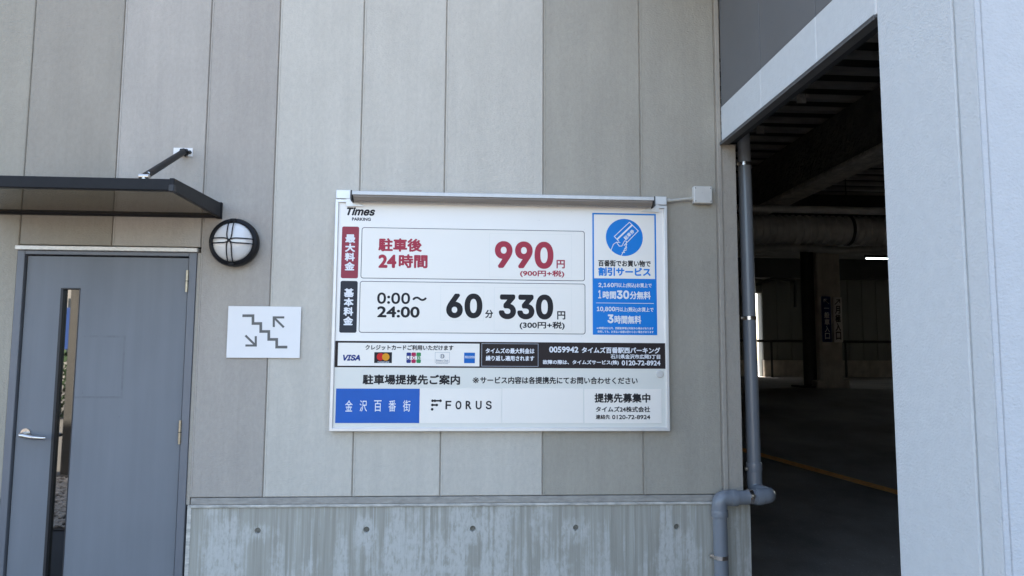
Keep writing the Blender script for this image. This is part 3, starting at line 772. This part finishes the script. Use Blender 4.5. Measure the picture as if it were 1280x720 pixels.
# lower field
lf = flat('lower_field', sx0+fw+.0005, sx1-fw-.0005, sz0+fw+.0005, S(620, 460).z, YS-.0003, m_low, sign)
T('駐車場提携先ご案内', 453.3, 468.2, 575, 480.8, m_blk, lf, .0019, 3)
T('※', 590.8, 471.6, 598.6, 479, m_blk, lf, .0003, 3)
T('サービス内容は各提携先にてお問い合わせください', 600.2, 471, 797, 480, m_blk, lf, .0011, 3)
def plate_(name, x0, y0, x1, y1, m):
    a = bx(x0, y0, x1, y1); b = MB(); b.box(a[0], a[1], YS-.0016, YS-.0004, a[2], a[3], .0004)
    return b.build(name, m, sign)
pb1 = plate_('partner_plate', 420.2, 485.6, 524.0, 528.8, m_blue2)
for i, ch in enumerate('金沢百番街'):
    T(ch, 431.6+i*18.05, 500.3, 440.8+i*18.05, 514.4, m_wht, pb1, .0003, 5, n=4)
pb2 = plate_('partner_plate', 524.9, 485.4, 626.9, 528.9, m_fill)
for i, ch in enumerate('FORUS'):
    T(ch, 556.8+i*12.6, 501.0, 564.2+i*12.6, 511.6, m_blk, pb2, .0016, 5)
def D(x, y): p = S(x, y); return p
for y_, xs_ in ((500.9, (540.7, 543.6, 550.6)), (506.2, (540.5, 546.0)), (511.6, (540.2,))):
    for x_ in xs_:
        p = D(x_, y_); disc('logo_dot', p.x, p.z, .0072, YS-.0022, m_blk, pb2, n=20)
strokes([((D(544, 500.9).x, D(544, 500.9).z), (D(550.4, 500.9).x, D(550.4, 500.9).z))], .0085, YS-.0024, m_blk, pb2, 'logo_bar')
strokes([((D(540.6, 506.2).x, D(540.6, 506.2).z), (D(546, 506.2).x, D(546, 506.2).z))], .0085, YS-.0024, m_blk, pb2, 'logo_bar')
pb3 = plate_('partner_plate', 627.9, 485.2, 729.2, 528.9, m_fill)
pb4 = plate_('partner_plate', 730.4, 485.8, 827.2, 528.9, m_fill)
T('提携先募集中', 743, 491.6, 812.8, 503.4, m_blk, pb4, .0018, 5)
T('タイムズ24株式会社', 744.5, 508, 812.5, 515.2, m_blk, pb4, .0010, 5)
T('連絡先', 744.5, 518.2, 762.5, 524, m_blk, pb4, .0007, 5)
T('0120-72-8924', 765, 518.6, 812.6, 524, m_blk, pb4, .0009, 5)
kn = S(825.6, 467.6)
b = MB(); b.lathe([(.021, 0), (.021, .003), (.017, .006), (.0005, .006)], (kn.x-.004, YS-.0003, kn.z), n=28); b.build('lock_cap', m_boxw, sign)

# ================================================================ JUNCTION BOX
jb = thing('junction_box', (1.31, 0, 2.45), 'small cream electrical box with short conduit right of the price board', 'junction box')
ja, jc = hit(867.3, 232.3, 1, -.045), hit(891, 254.2, 1, -.045)
b = MB(); b.box(ja.x, jc.x, -.045, -.0005, jc.z, ja.z, .006, 2); jbx = b.build('box', m_boxw, jb)
for dx in (.010, jc.x-ja.x-.010):
    for dz in (.012,):
        b = MB(); b.cyl((ja.x+dx, -.0455, ja.z-dz), (ja.x+dx, -.0445, ja.z-dz), .003, 8); b.build('screw', m_dark_steel, jbx)
        b = MB(); b.cyl((ja.x+dx, -.0455, jc.z+dz), (ja.x+dx, -.0445, jc.z+dz), .003, 8); b.build('screw', m_dark_steel, jbx)
q0, q1, q2, q3 = [hit(x_, y_, 1, -.024) for x_, y_ in ((829, 251.8), (842, 250.5), (858, 248.8), (868, 248.6))]
b = MB(); b.tube(arc_path([q0, q1, q2, q3], .02), .0085, 12); b.build('conduit', m_conduit, jb)
b = MB(); b.cyl(q3-Vector((.022, 0, 0)), q3+Vector((.003, 0, 0)), .0125, 14); b.build('conduit_gland', m_conduit, jb)
b = MB(); b.cyl(hit(833, 251, 1, -.024), hit(837.5, 250.8, 1, -.024), .0115, 14); b.build('conduit_gland', m_conduit, jb)

# ================================================================ ENTRANCE FACADE (turned towards the camera)
fac = thing('entrance_facade', (XC, -2.0, 0), 'dark and pale panelled facade around the garage entrance, turned side-on', 'wall')
YJ = [0, -.566, -1.141, -1.583]; ZL = 2.788; ZM = 2.993; YP = -1.585; YG = -1.986; YE = -2.076
for i, (a, c) in enumerate(zip(YJ, YJ[1:])):
    b = MB(); b.box(XC, XC+.05, c+.003, a-.003-(.004 if i == 0 else 0), ZM+.002, TOPZ, .002); b.build('dark_panel', m_fdark, fac)
    b = MB(); b.box(XC-.002, XC+.05, c+.003, a-.003-(.004 if i == 0 else 0), ZL, ZM, .002); b.build('lintel_panel', m_flight, fac)
b = MB(); b.box(XC+.012, XC+.055, YP+.002, -.006, ZL+.002, TOPZ-.001); b.build('joint_backing', m_flight, fac)
b = MB(); b.box(XC-.012, XC+.045, YP+.001, .030, ZL-.014, ZL-.002, .002); b.box(XC-.012, XC-.008, YP+.001, .030, ZL-.022, ZL-.010); b.build('drip_flashing', m_flash, fac)
b = MB(); b.box(XC+.0465, XC+.085, YP, -.004, ZL-.004, ZL+.9); b.build('lintel_beam', m_bsteel, fac)
b = MB(); b.box(XC+.056, XC+.0845, YP, .3, ZL+.6, TOPZ-.002); b.build('wall_core', m_trim, fac)
b = MB(); b.box(XC, XC+.12, YG+.012, YP, 0, ZM, .0045); b.build('pillar_panel', m_flight, fac)
b = MB(); b.box(XC+.010, XC+.12, YE+.03, YP-.01, 0, ZM-.002); b.build('joint_backing', m_flight, fac)
b = MB(); b.box(XC-.003, XC+.014, YE+.004, YG-.006, 0, ZM, .003, 1); b.build('corner_trim', m_flight, fac)
b = MB(); b.box(XC-.0035, XC+.0135, YE-.002, YE+.0038, 0, ZM, .002, 1); b.build('edge_trim', m_front, fac)
for yj in YJ[1:]:
    b = MB(); b.box(XC+.0005, XC+.012, yj-.0028, yj+.0028, ZL+.001, ZM-.001); b.build('joint_sealant', m_whiteplate, fac)
b = MB(); b.box(XC, XC+.05, YE, YP-.003, ZM+.002, TOPZ, .002); b.build('dark_panel', m_fdark, fac)
x = XC+.012; i = 0
while x < 9:
    x1 = x+.50
    b = MB(); b.box(x+.003, x1-.003, YE-.001, YE+.05, 0, ZM, .0035); b.build('front_panel', m_front, fac)
    b = MB(); b.box(x+.003, x1-.003, YE-.001, YE+.05, ZM+.004, TOPZ, .0035); b.build('dark_panel', m_fdark, fac)
    x = x1
b = MB(); b.box(XC+.06, x, YE+.012, YE+.25, 0, TOPZ-.003); b.build('wall_core', m_trim, fac)
# the rest of the shell: roof, far walls
sh = thing('building_shell', (10, 20, 0), 'flat roof and outer walls closing the dark parking garage behind the entrance', 'building')
b = MB(); b.box(XL, 24, .19, 17.3, TOPZ-.25, TOPZ-.02); b.box(XC+.06, 24, -1.95, .189, TOPZ-.25, TOPZ-.02); b.build('roof', m_trim, sh)
b = MB(); b.box(XL-.2, XL-.001, 0.05, 17.3, 0, TOPZ); b.build('side_wall', m_trim, sh)
b = MB(); b.box(24, 24.2, -2.07, 13, 0, TOPZ); b.box(24, 24.2, 13.001, 16.9, 0, 1.5); b.box(24, 24.2, 13.001, 16.9, 4.0, TOPZ); b.box(24, 24.2, 16.901, 17.3, 0, TOPZ); b.build('side_wall', m_trim, sh)  # out-of-view opening, added to let daylight into the garage
b = MB(); b.box(XL, .899, 17.0, 17.29, 0, TOPZ-.02); b.build('side_wall', m_trim, sh)
b = MB(); b.box(9.6, 24, YE+.02, YE+.22, 0, TOPZ-.01); b.build('side_wall', m_trim, sh)
b = MB(); b.box(.7, .9, .24, 17, 0, 4.1); b.build('inner_wall', m_backw, sh)

# ================================================================ GARAGE INTERIOR
ZK = 4.0
b = MB(); b.box(.9, 24, -1.8, 17.2, ZK+.11, ZK+.15); ceil = tag(b.build('ceiling', m_dark_steel), kind='structure')  # near-black colour stands in for the shade between the ribs
yv = -1.75; rib0 = None
while yv < 16.8:
    if rib0 is None:
        b = MB(); b.box(.9, 24, 0, .09, ZK+.06, ZK+.109, .006); rib0 = b.build('ceiling_rib', m_deck, ceil); rib0.location.y = yv
    else:
        o = rib0.copy(); C.objects.link(o); o.parent = ceil; o.location.y = yv
    yv += .337
# fireproofed main beam running away from the entrance
q = hit(1101, 205, 2, 3.4).x; q_ = hit(1101, 186, 2, 3.4).x
bmn = thing('fireproofed_beam', (q, 5, 3.4), 'rough fireproofed steel beam running into the garage under the deck', 'beam')
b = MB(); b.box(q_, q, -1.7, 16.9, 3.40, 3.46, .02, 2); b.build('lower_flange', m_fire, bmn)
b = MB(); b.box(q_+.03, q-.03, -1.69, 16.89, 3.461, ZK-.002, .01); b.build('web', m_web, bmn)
for yy in (6.4, 13.4):
    cb = thing('cross_beam', (12, yy, 3.5), 'dark cross beam under the garage ceiling, %s the concrete column' % ('in front of' if yy < 7 else 'beyond'), 'beam')
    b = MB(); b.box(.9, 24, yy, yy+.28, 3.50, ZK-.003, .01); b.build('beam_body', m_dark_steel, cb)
# brackets under lintel
for k_, (px_, py_) in enumerate(((1000, 122), (949, 161))):
    p = hit(px_, py_, 0, XC+.30)
    t = thing('lintel_bracket', (p.x, p.y, p.z), ('upper' if k_ == 0 else 'lower') + ' of two small steel brackets behind the entrance lintel', 'bracket', 'brackets behind the entrance lintel')
    b = MB(); b.box(p.x-.02, p.x+.03, p.y-.006, p.y+.0, p.z-.03, p.z+.02); b.build('flange_plate', m_web, t)
    b = MB(); b.box(p.x-.02, p.x+.03, p.y+.001, p.y+.05, p.z+.012, p.z+.018); b.build('top_plate', m_web, t)
# pipes and ducts across
yp = 3.2
pz = hit(1020, 261.5, 1, yp).z
t = thing('ceiling_pipe', (5, yp, pz), 'thin straight pipe crossing the garage just above the ribbed duct', 'pipe')
b = MB(); b.cyl((.9, yp, pz), (14, yp, pz-.03), .040, 16); b.build('pipe_run', m_duct, t)
yd = 3.9
dz1, dz2 = hit(1020, 270.5, 1, yd).z, hit(1020, 305, 1, yd).z
dr = (dz1-dz2)/2; dzc = (dz1+dz2)/2
t = thing('spiral_duct', (5, yd, dzc), 'thick spiral-ribbed ventilation duct crossing the garage', 'duct')
pts, rs = [], []
xx = .9
while xx < 12:
    for dx_, k_ in ((0, 1), (.056, 1), (.060, 1.06), (.072, 1.06), (.076, 1)):
        pts.append((xx+dx_, yd, dzc)); rs.append(dr*k_)
    xx += .0785
b = MB(); b.tube(pts, rs, 24); b.build('duct_run', m_duct, t)
hx_ = hit(1059, 288, 1, yd).x
b = MB(); b.cyl((hx_-.018, yd, dzc), (hx_+.018, yd, dzc), dr*1.09, 24); b.build('duct_collar', m_dark_steel, t)
b = MB(); b.cyl((hx_, yd, dzc+dr*1.05), (hx_, yd, ZK), .006, 8); b.build('hanger_rod', m_dark_steel, t)
yh = 4.7
hz1 = hit(1020, 311, 1, yh).z
t = thing('flexible_hose', (5, yh, hz1), 'thin corrugated hose running below and behind the ribbed duct', 'hose')
pts, rs = [], []; xx = 2.5
while xx < 9:
    pts.append((xx, yh, hz1+.012*math.sin(xx*5))); rs.append(.045+.006*(len(pts) % 2)); xx += .045
b = MB(); b.tube(pts, rs, 12); b.build('hose_run', m_duct, t)
# concrete column with direction signs
cz = hit(1042, 485, 2, 1.006); yc = cz.y
xa_, xb_ = hit(1025.5, 450, 1, yc).x, hit(1054.5, 450, 1, yc).x
cg = thing('concrete_column', ((xa_+xb_)/2, yc+.2, 1.0), 'square concrete column in the dark garage carrying two direction signs', 'column')
b = MB(); b.box(xa_, xb_, yc+.02, yc+.42, 1.006, ZK-.004, .012); b.build('shaft', m_gcol, cg)
fz = hit(1042, 475.5, 1, yc).z
b = MB(); b.box(hit(1020, 480, 1, yc).x, hit(1060.5, 480, 1, yc).x, yc-.05, yc+.5, 1.006, fz, .01); b.build('footing', m_gcol, cg)
# dark round column beside
xr = hit(1013, 400, 1, yc+.2).x
t = thing('steel_column', (xr, yc+.25, 1.0), 'dark round steel column directly left of the concrete one', 'column')
b = MB(); b.cyl((xr, yc+.25, 1.03), (xr, yc+.25, ZK-.005), .12, 24); b.build('shaft', m_dark_steel, t)
b = MB(); b.box(xr-.24, xr+.235, yc+.0, yc+.52, 1.006, 1.04, .005); b.build('base_plate', m_dark_steel, t)
for nm, x0, y0, x1, y1, mb_, mt_, arrow, txt, lab in (
    (0, 1027.2, 370.5, 1040.0, 427.3, m_navy, m_wht, -1, '一般車入口', 'tall blue sign with white lettering and left arrow on the garage column'),
    (1, 1040.9, 371.3, 1054.0, 428.0, m_whiteplate, m_line, 1, '月極入口', 'tall white sign with dark lettering and right arrow on the garage column')):
    yy = yc-.02
    a_, c_ = hit(x0, y0, 1, yy), hit(x1, y1, 1, yy)
    t = thing('direction_sign', ((a_.x+c_.x)/2, yy, (a_.z+c_.z)/2), lab, 'sign', 'direction signs on the garage column')
    b = MB(); b.box(a_.x, c_.x, yy, yy+.03, c_.z, a_.z, .002); pl_ = b.build('plate', mb_, t)
    wdt = c_.x-a_.x; hgt2 = a_.z-c_.z; mx_ = (a_.x+c_.x)/2
    top = a_.z-hgt2*.06; s_ = wdt*.27*arrow; ah = wdt*.5
    tip = (mx_+s_, top); tail = (mx_-s_, top-ah)
    strokes([(tail, tip), (tip, (tip[0]-s_*1.2, tip[1])), (tip, (tip[0], tip[1]-ah*.6))], wdt*.09, yy-.002, mt_, pl_, 'arrow')
    lettering(txt, mx_-wdt*.30, mx_+wdt*.30, c_.z+hgt2*.05, top-ah*1.25, yy-.002, mt_, pl_, .004, vertical=True)
# far wall of the garage
YW = 15.0
bw = thing('garage_back_wall', (12, YW, 1.0), 'grey ribbed cladding wall at the far end of the dark garage', 'wall')
def bwx(px): return hit(px, 400, 1, YW).x
xg0, xg1 = bwx(944), bwx(953)
zt2 = hit(1000, 334, 1, YW).z
x = xg1
while x < 14.2:
    b = MB(); b.box(x+.004, x+.396, YW, YW+.05, 1.45, min(zt2, ZK+.05), .012); b.build('cladding_panel', m_backw, bw); x += .40
x = xg0
while x > 1:
    b = MB(); b.box(x-.396, x-.004, YW, YW+.05, 1.45, min(zt2, ZK+.05), .012); b.build('cladding_panel', m_backw, bw); x -= .40
b = MB(); b.box(.9, xg0, YW-.05, YW+.12, .95, 1.449, .01); b.box(xg1, 24, YW-.05, YW+.12, .95, 1.449, .01); b.build('wall_base', m_gcol, bw)
b = MB(); b.box(.9, xg0, YW+.0505, YW+.3, 1, TOPZ-.3); b.box(xg1, 14.4, YW+.0505, YW+.3, 1, TOPZ-.3); b.box(14.401, 24, YW+.0505, YW+.3, 1, 1.45); b.box(14.401, 24, YW+.0505, YW+.3, 4.0, TOPZ-.3); b.box(xg0, xg1, YW+.0505, YW+.3, hit(948, 366, 1, YW).z, TOPZ-.3); b.build('wall_core', m_backw, bw)  # right-hand bay left open out of view, added for daylight inside
t = thing('guard_rail', (12, YW-.6, 1.0), 'dark horizontal guard rail in front of the garage back wall', 'railing')
rz = hit(1000, 426.5, 1, YW-.6).z
b = MB(); b.cyl((3, YW-.6, rz), (23, YW-.6, rz), .035, 10); b.build('rail', m_dark_steel, t)
for i in range(10):
    b = MB(); b.cyl((4+i*2, YW-.6, 1.0), (4+i*2, YW-.6, rz), .03, 10); b.build('rail_post', m_dark_steel, t)
# pipe frame at the left of the back wall
y_ = 12.5
pts_ = [hit(x_, yv_, 1, y_) for x_, yv_ in ((944, 356), (968, 348), (994, 350), (994, 384))]
t = thing('wall_pipe', pts_[1], 'thin dark pipe bending down in front of the garage back wall', 'pipe')
b = MB(); b.tube(arc_path(pts_, .1), .035, 10); b.build('pipe_run', m_dark_steel, t)
# strip lamp
ly = 10.5
l0, l1 = hit(1082.5, 323, 1, ly), hit(1112, 324, 1, ly)
t = thing('strip_lamp', (l0.x+.4, ly, l0.z), 'lit fluorescent strip lamp under the ceiling of the dark garage', 'lamp')
b = MB(); b.cyl((l0.x, ly, l0.z), (l0.x+1.2, ly, l0.z), .012, 12); b.build('tube', m_tube, t)
b = MB(); b.box(l0.x-.02, l0.x+1.22, ly-.03, ly+.03, l0.z+.02, l0.z+.07, .004); b.build('fitting', m_dark_steel, t)
b = MB(); b.cyl((l0.x+.6, ly, l0.z+.07), (l0.x+.6, ly, ZK), .01, 8); b.build('hanger_rod', m_dark_steel, t)

# ================================================================ DRAINPIPE
dp = thing('drainpipe', (1.62, .05, 0), 'grey plastic downpipe with steel clamps and a dogleg at the garage corner', 'drainpipe')
yv = .10; R_ = .0385
pt, pb_ = hit(929.7, 180, 1, yv), hit(942.8, 590, 1, yv)
dd = (pb_-pt).normalized()
top = pt-dd*.30
yh2 = -.062
hA = hit(962, 621, 1, yh2); hB = hit(899, 622.5, 1, yh2); low = hit(902, 720, 1, yh2)
dl = (low-hB).normalized(); low = hB+dl*((hB.z-.02)/-dl.z)
jn = hit(943.6, 613, 1, yv)
b = MB(); b.tube([top, pb_-dd*.02], R_, 24); b.build('pipe_section', m_pvc, dp)
b = MB(); b.tube([hB+Vector((.06, 0, 0)), hA-Vector((.05, 0, 0))], R_, 24); b.build('pipe_section', m_pvc, dp)
b = MB(); b.tube([hB+dl*.06, low], R_, 24); b.build('pipe_section', m_pvc, dp)
b = MB(); b.tube(arc_path([pb_-dd*.025, jn, hA+Vector((.004, 0, .006)), hA-Vector((.07, 0, -.001))], .05, 9), R_*1.10, 24); b.build('elbow', m_pvc, dp)
b = MB(); b.tube(arc_path([hB+Vector((.085, 0, 0)), hB, hB+dl*.085], .055, 12), R_*1.10, 24); b.build('elbow', m_pvc, dp)
def sock(c, d, l=.05, k=1.17):
    b = MB(); d = d.normalized(); b.tube([c-d*l/2, c-d*l/2+d*.004, c+d*l/2-d*.004, c+d*l/2], [R_*k*.98, R_*k, R_*k, R_*k*.98], 24); b.build('socket', m_pvc, dp)
sock(pb_-dd*.03, dd, .05); sock(hA-Vector((.062, 0, 0)), Vector((1, 0, 0)), .035); sock(hB+Vector((.082, 0, 0)), Vector((1, 0, 0)), .035); sock(hB+dl*.082, dl, .035)
def clamp(c, d, side):
    d = d.normalized(); b = MB(); b.tube([c-d*.010, c+d*.010], R_*1.09, 24)
    o = b.build('clamp', m_band, dp)
    s = side.normalized()
    b = MB(); q = c+s*R_*1.25; b.box(q.x-.010, q.x+.010, q.y-.007, q.y+.007, q.z-.009, q.z+.009, .001); b.cyl(q+Vector((0, -.014, 0)), q+Vector((0, .014, 0)), .0045, 8); b.build('clamp_bolt', m_steel, o)
clamp(pt+dd*((207-180)/410)*(pb_-pt).length, dd, Vector((-1, -.3, 0))); clamp(pt+dd*((402-180)/410)*(pb_-pt).length, dd, Vector((-1, -.2, 0)))
clamp(pt+dd*((590-180)/410)*(pb_-pt).length-dd*.02, dd, Vector((-1, -.2, 0)))
clamp(hit(937.5, 621, 1, yh2), Vector((1, 0, 0)), Vector((0, -1, .3)))
clamp(hit(901, 696, 1, yh2), dl, Vector((-1, .5, 0)))

# ================================================================ BEHIND THE CAMERA (seen only mirrored in the door's glass)
sheet('gravel_bed_soil', -6.2, -3.3, -5.35, -2.6, .008, m_gbase)
bm = bmesh.new()
ico = bmesh.new(); bmesh.ops.create_icosphere(ico, subdivisions=1, radius=1)
iv = [v.co.copy() for v in ico.verts]; ifc = [[v.index for v in f.verts] for f in ico.faces]; ico.free()
V, Fc = [], []
for i in range(6500):
    cx_, cy_ = random.uniform(-6.1, -3.35), random.uniform(-5.25, -2.65); s_ = random.uniform(.012, .028)
    rot = Matrix.Rotation(random.uniform(0, 6), 3, 'Z'); base = len(V)
    for v in iv:
        p = rot @ Vector((v.x*s_*random.uniform(.9, 1.3), v.y*s_, v.z*s_*.7)); V.append((cx_+p.x, cy_+p.y, .012+p.z+s_*.3))
    Fc += [[base+k_ for k_ in f] for f in ifc]
bm.free()
me = bpy.data.meshes.new('gravel'); me.from_pydata(V, [], Fc); me.materials.append(m_gravel)
o = bpy.data.objects.new('gravel', me); C.objects.link(o); tag(o, 'pale gravel bed mirrored low in the door glass', 'gravel', kind='stuff')
t = thing('concrete_pier', (-4.63, -5.6, 0), 'tall grey concrete pier mirrored in the door glass', 'pier')
b = MB(); b.box(-4.93, -4.3, -5.9, -5.25, 0, 5.2, .015); b.build('shaft', m_colc, t)
b = MB(); b.box(-4.95, -4.28, -5.92, -5.23, 0, .05, .01); b.build('foot', m_pave, t)
t = thing('blue_board', (-9.0, -12, 0), 'blue notice board on two posts mirrored in the door glass', 'sign')
b = MB(); b.box(-9.9, -8.2, -12.05, -12, 1.6, 2.5, .01); b.build('board', m_board, t)
for x_ in (-9.7, -8.4):
    b = MB(); b.cyl((x_, -12.08, 0), (x_, -12.08, 2.4), .04, 10); b.build('post', m_steel, t)
t = thing('red_banner', (-8.6, -10.5, 0), 'small red banner on a pole mirrored in the door glass', 'banner')
b = MB(); b.box(-8.62, -8.15, -10.53, -10.51, .75, 1.25); b.build('cloth', m_banner, t)
b = MB(); b.cyl((-8.64, -10.52, 0), (-8.64, -10.52, 1.4), .02, 8); b.build('pole', m_steel, t)
# leafy hedge
V, Fc = [], []
for i in range(2600):
    p = Vector((random.uniform(-16, -8.2), random.uniform(-14.6, -13.4), random.uniform(.0, 1.5)+.15*random.random()))
    n_ = Vector((random.uniform(-1, 1), random.uniform(-1, 1), random.uniform(-.3, 1))).normalized(); u_ = n_.orthogonal().normalized()*.09; v_ = n_.cross(u_)*.6
    base = len(V); V += [tuple(p-u_), tuple(p+v_), tuple(p+u_), tuple(p-v_)]; Fc.append((base, base+1, base+2, base+3))
me = bpy.data.meshes.new('hedge'); me.from_pydata(V, [], Fc); me.materials.append(m_green_far)
o = bpy.data.objects.new('hedge', me); C.objects.link(o); tag(o, 'low green hedge mirrored in the door glass', 'hedge')
t = thing('beige_building', (-20, -42, 0), 'low beige building mirrored in the door glass behind the hedge', 'building')
b = MB(); b.box(-46, -12, -50, -40, 0, 5.4); wl = b.build('wall', m_bldg, t)
for r_ in range(2):
    for i in range(12):
        b = MB(); x_ = -45+i*2.7; b.box(x_, x_+1.5, -40.0, -39.97, 1+r_*2.4, 2.3+r_*2.4, .005); b.build('window', m_bwin, t)
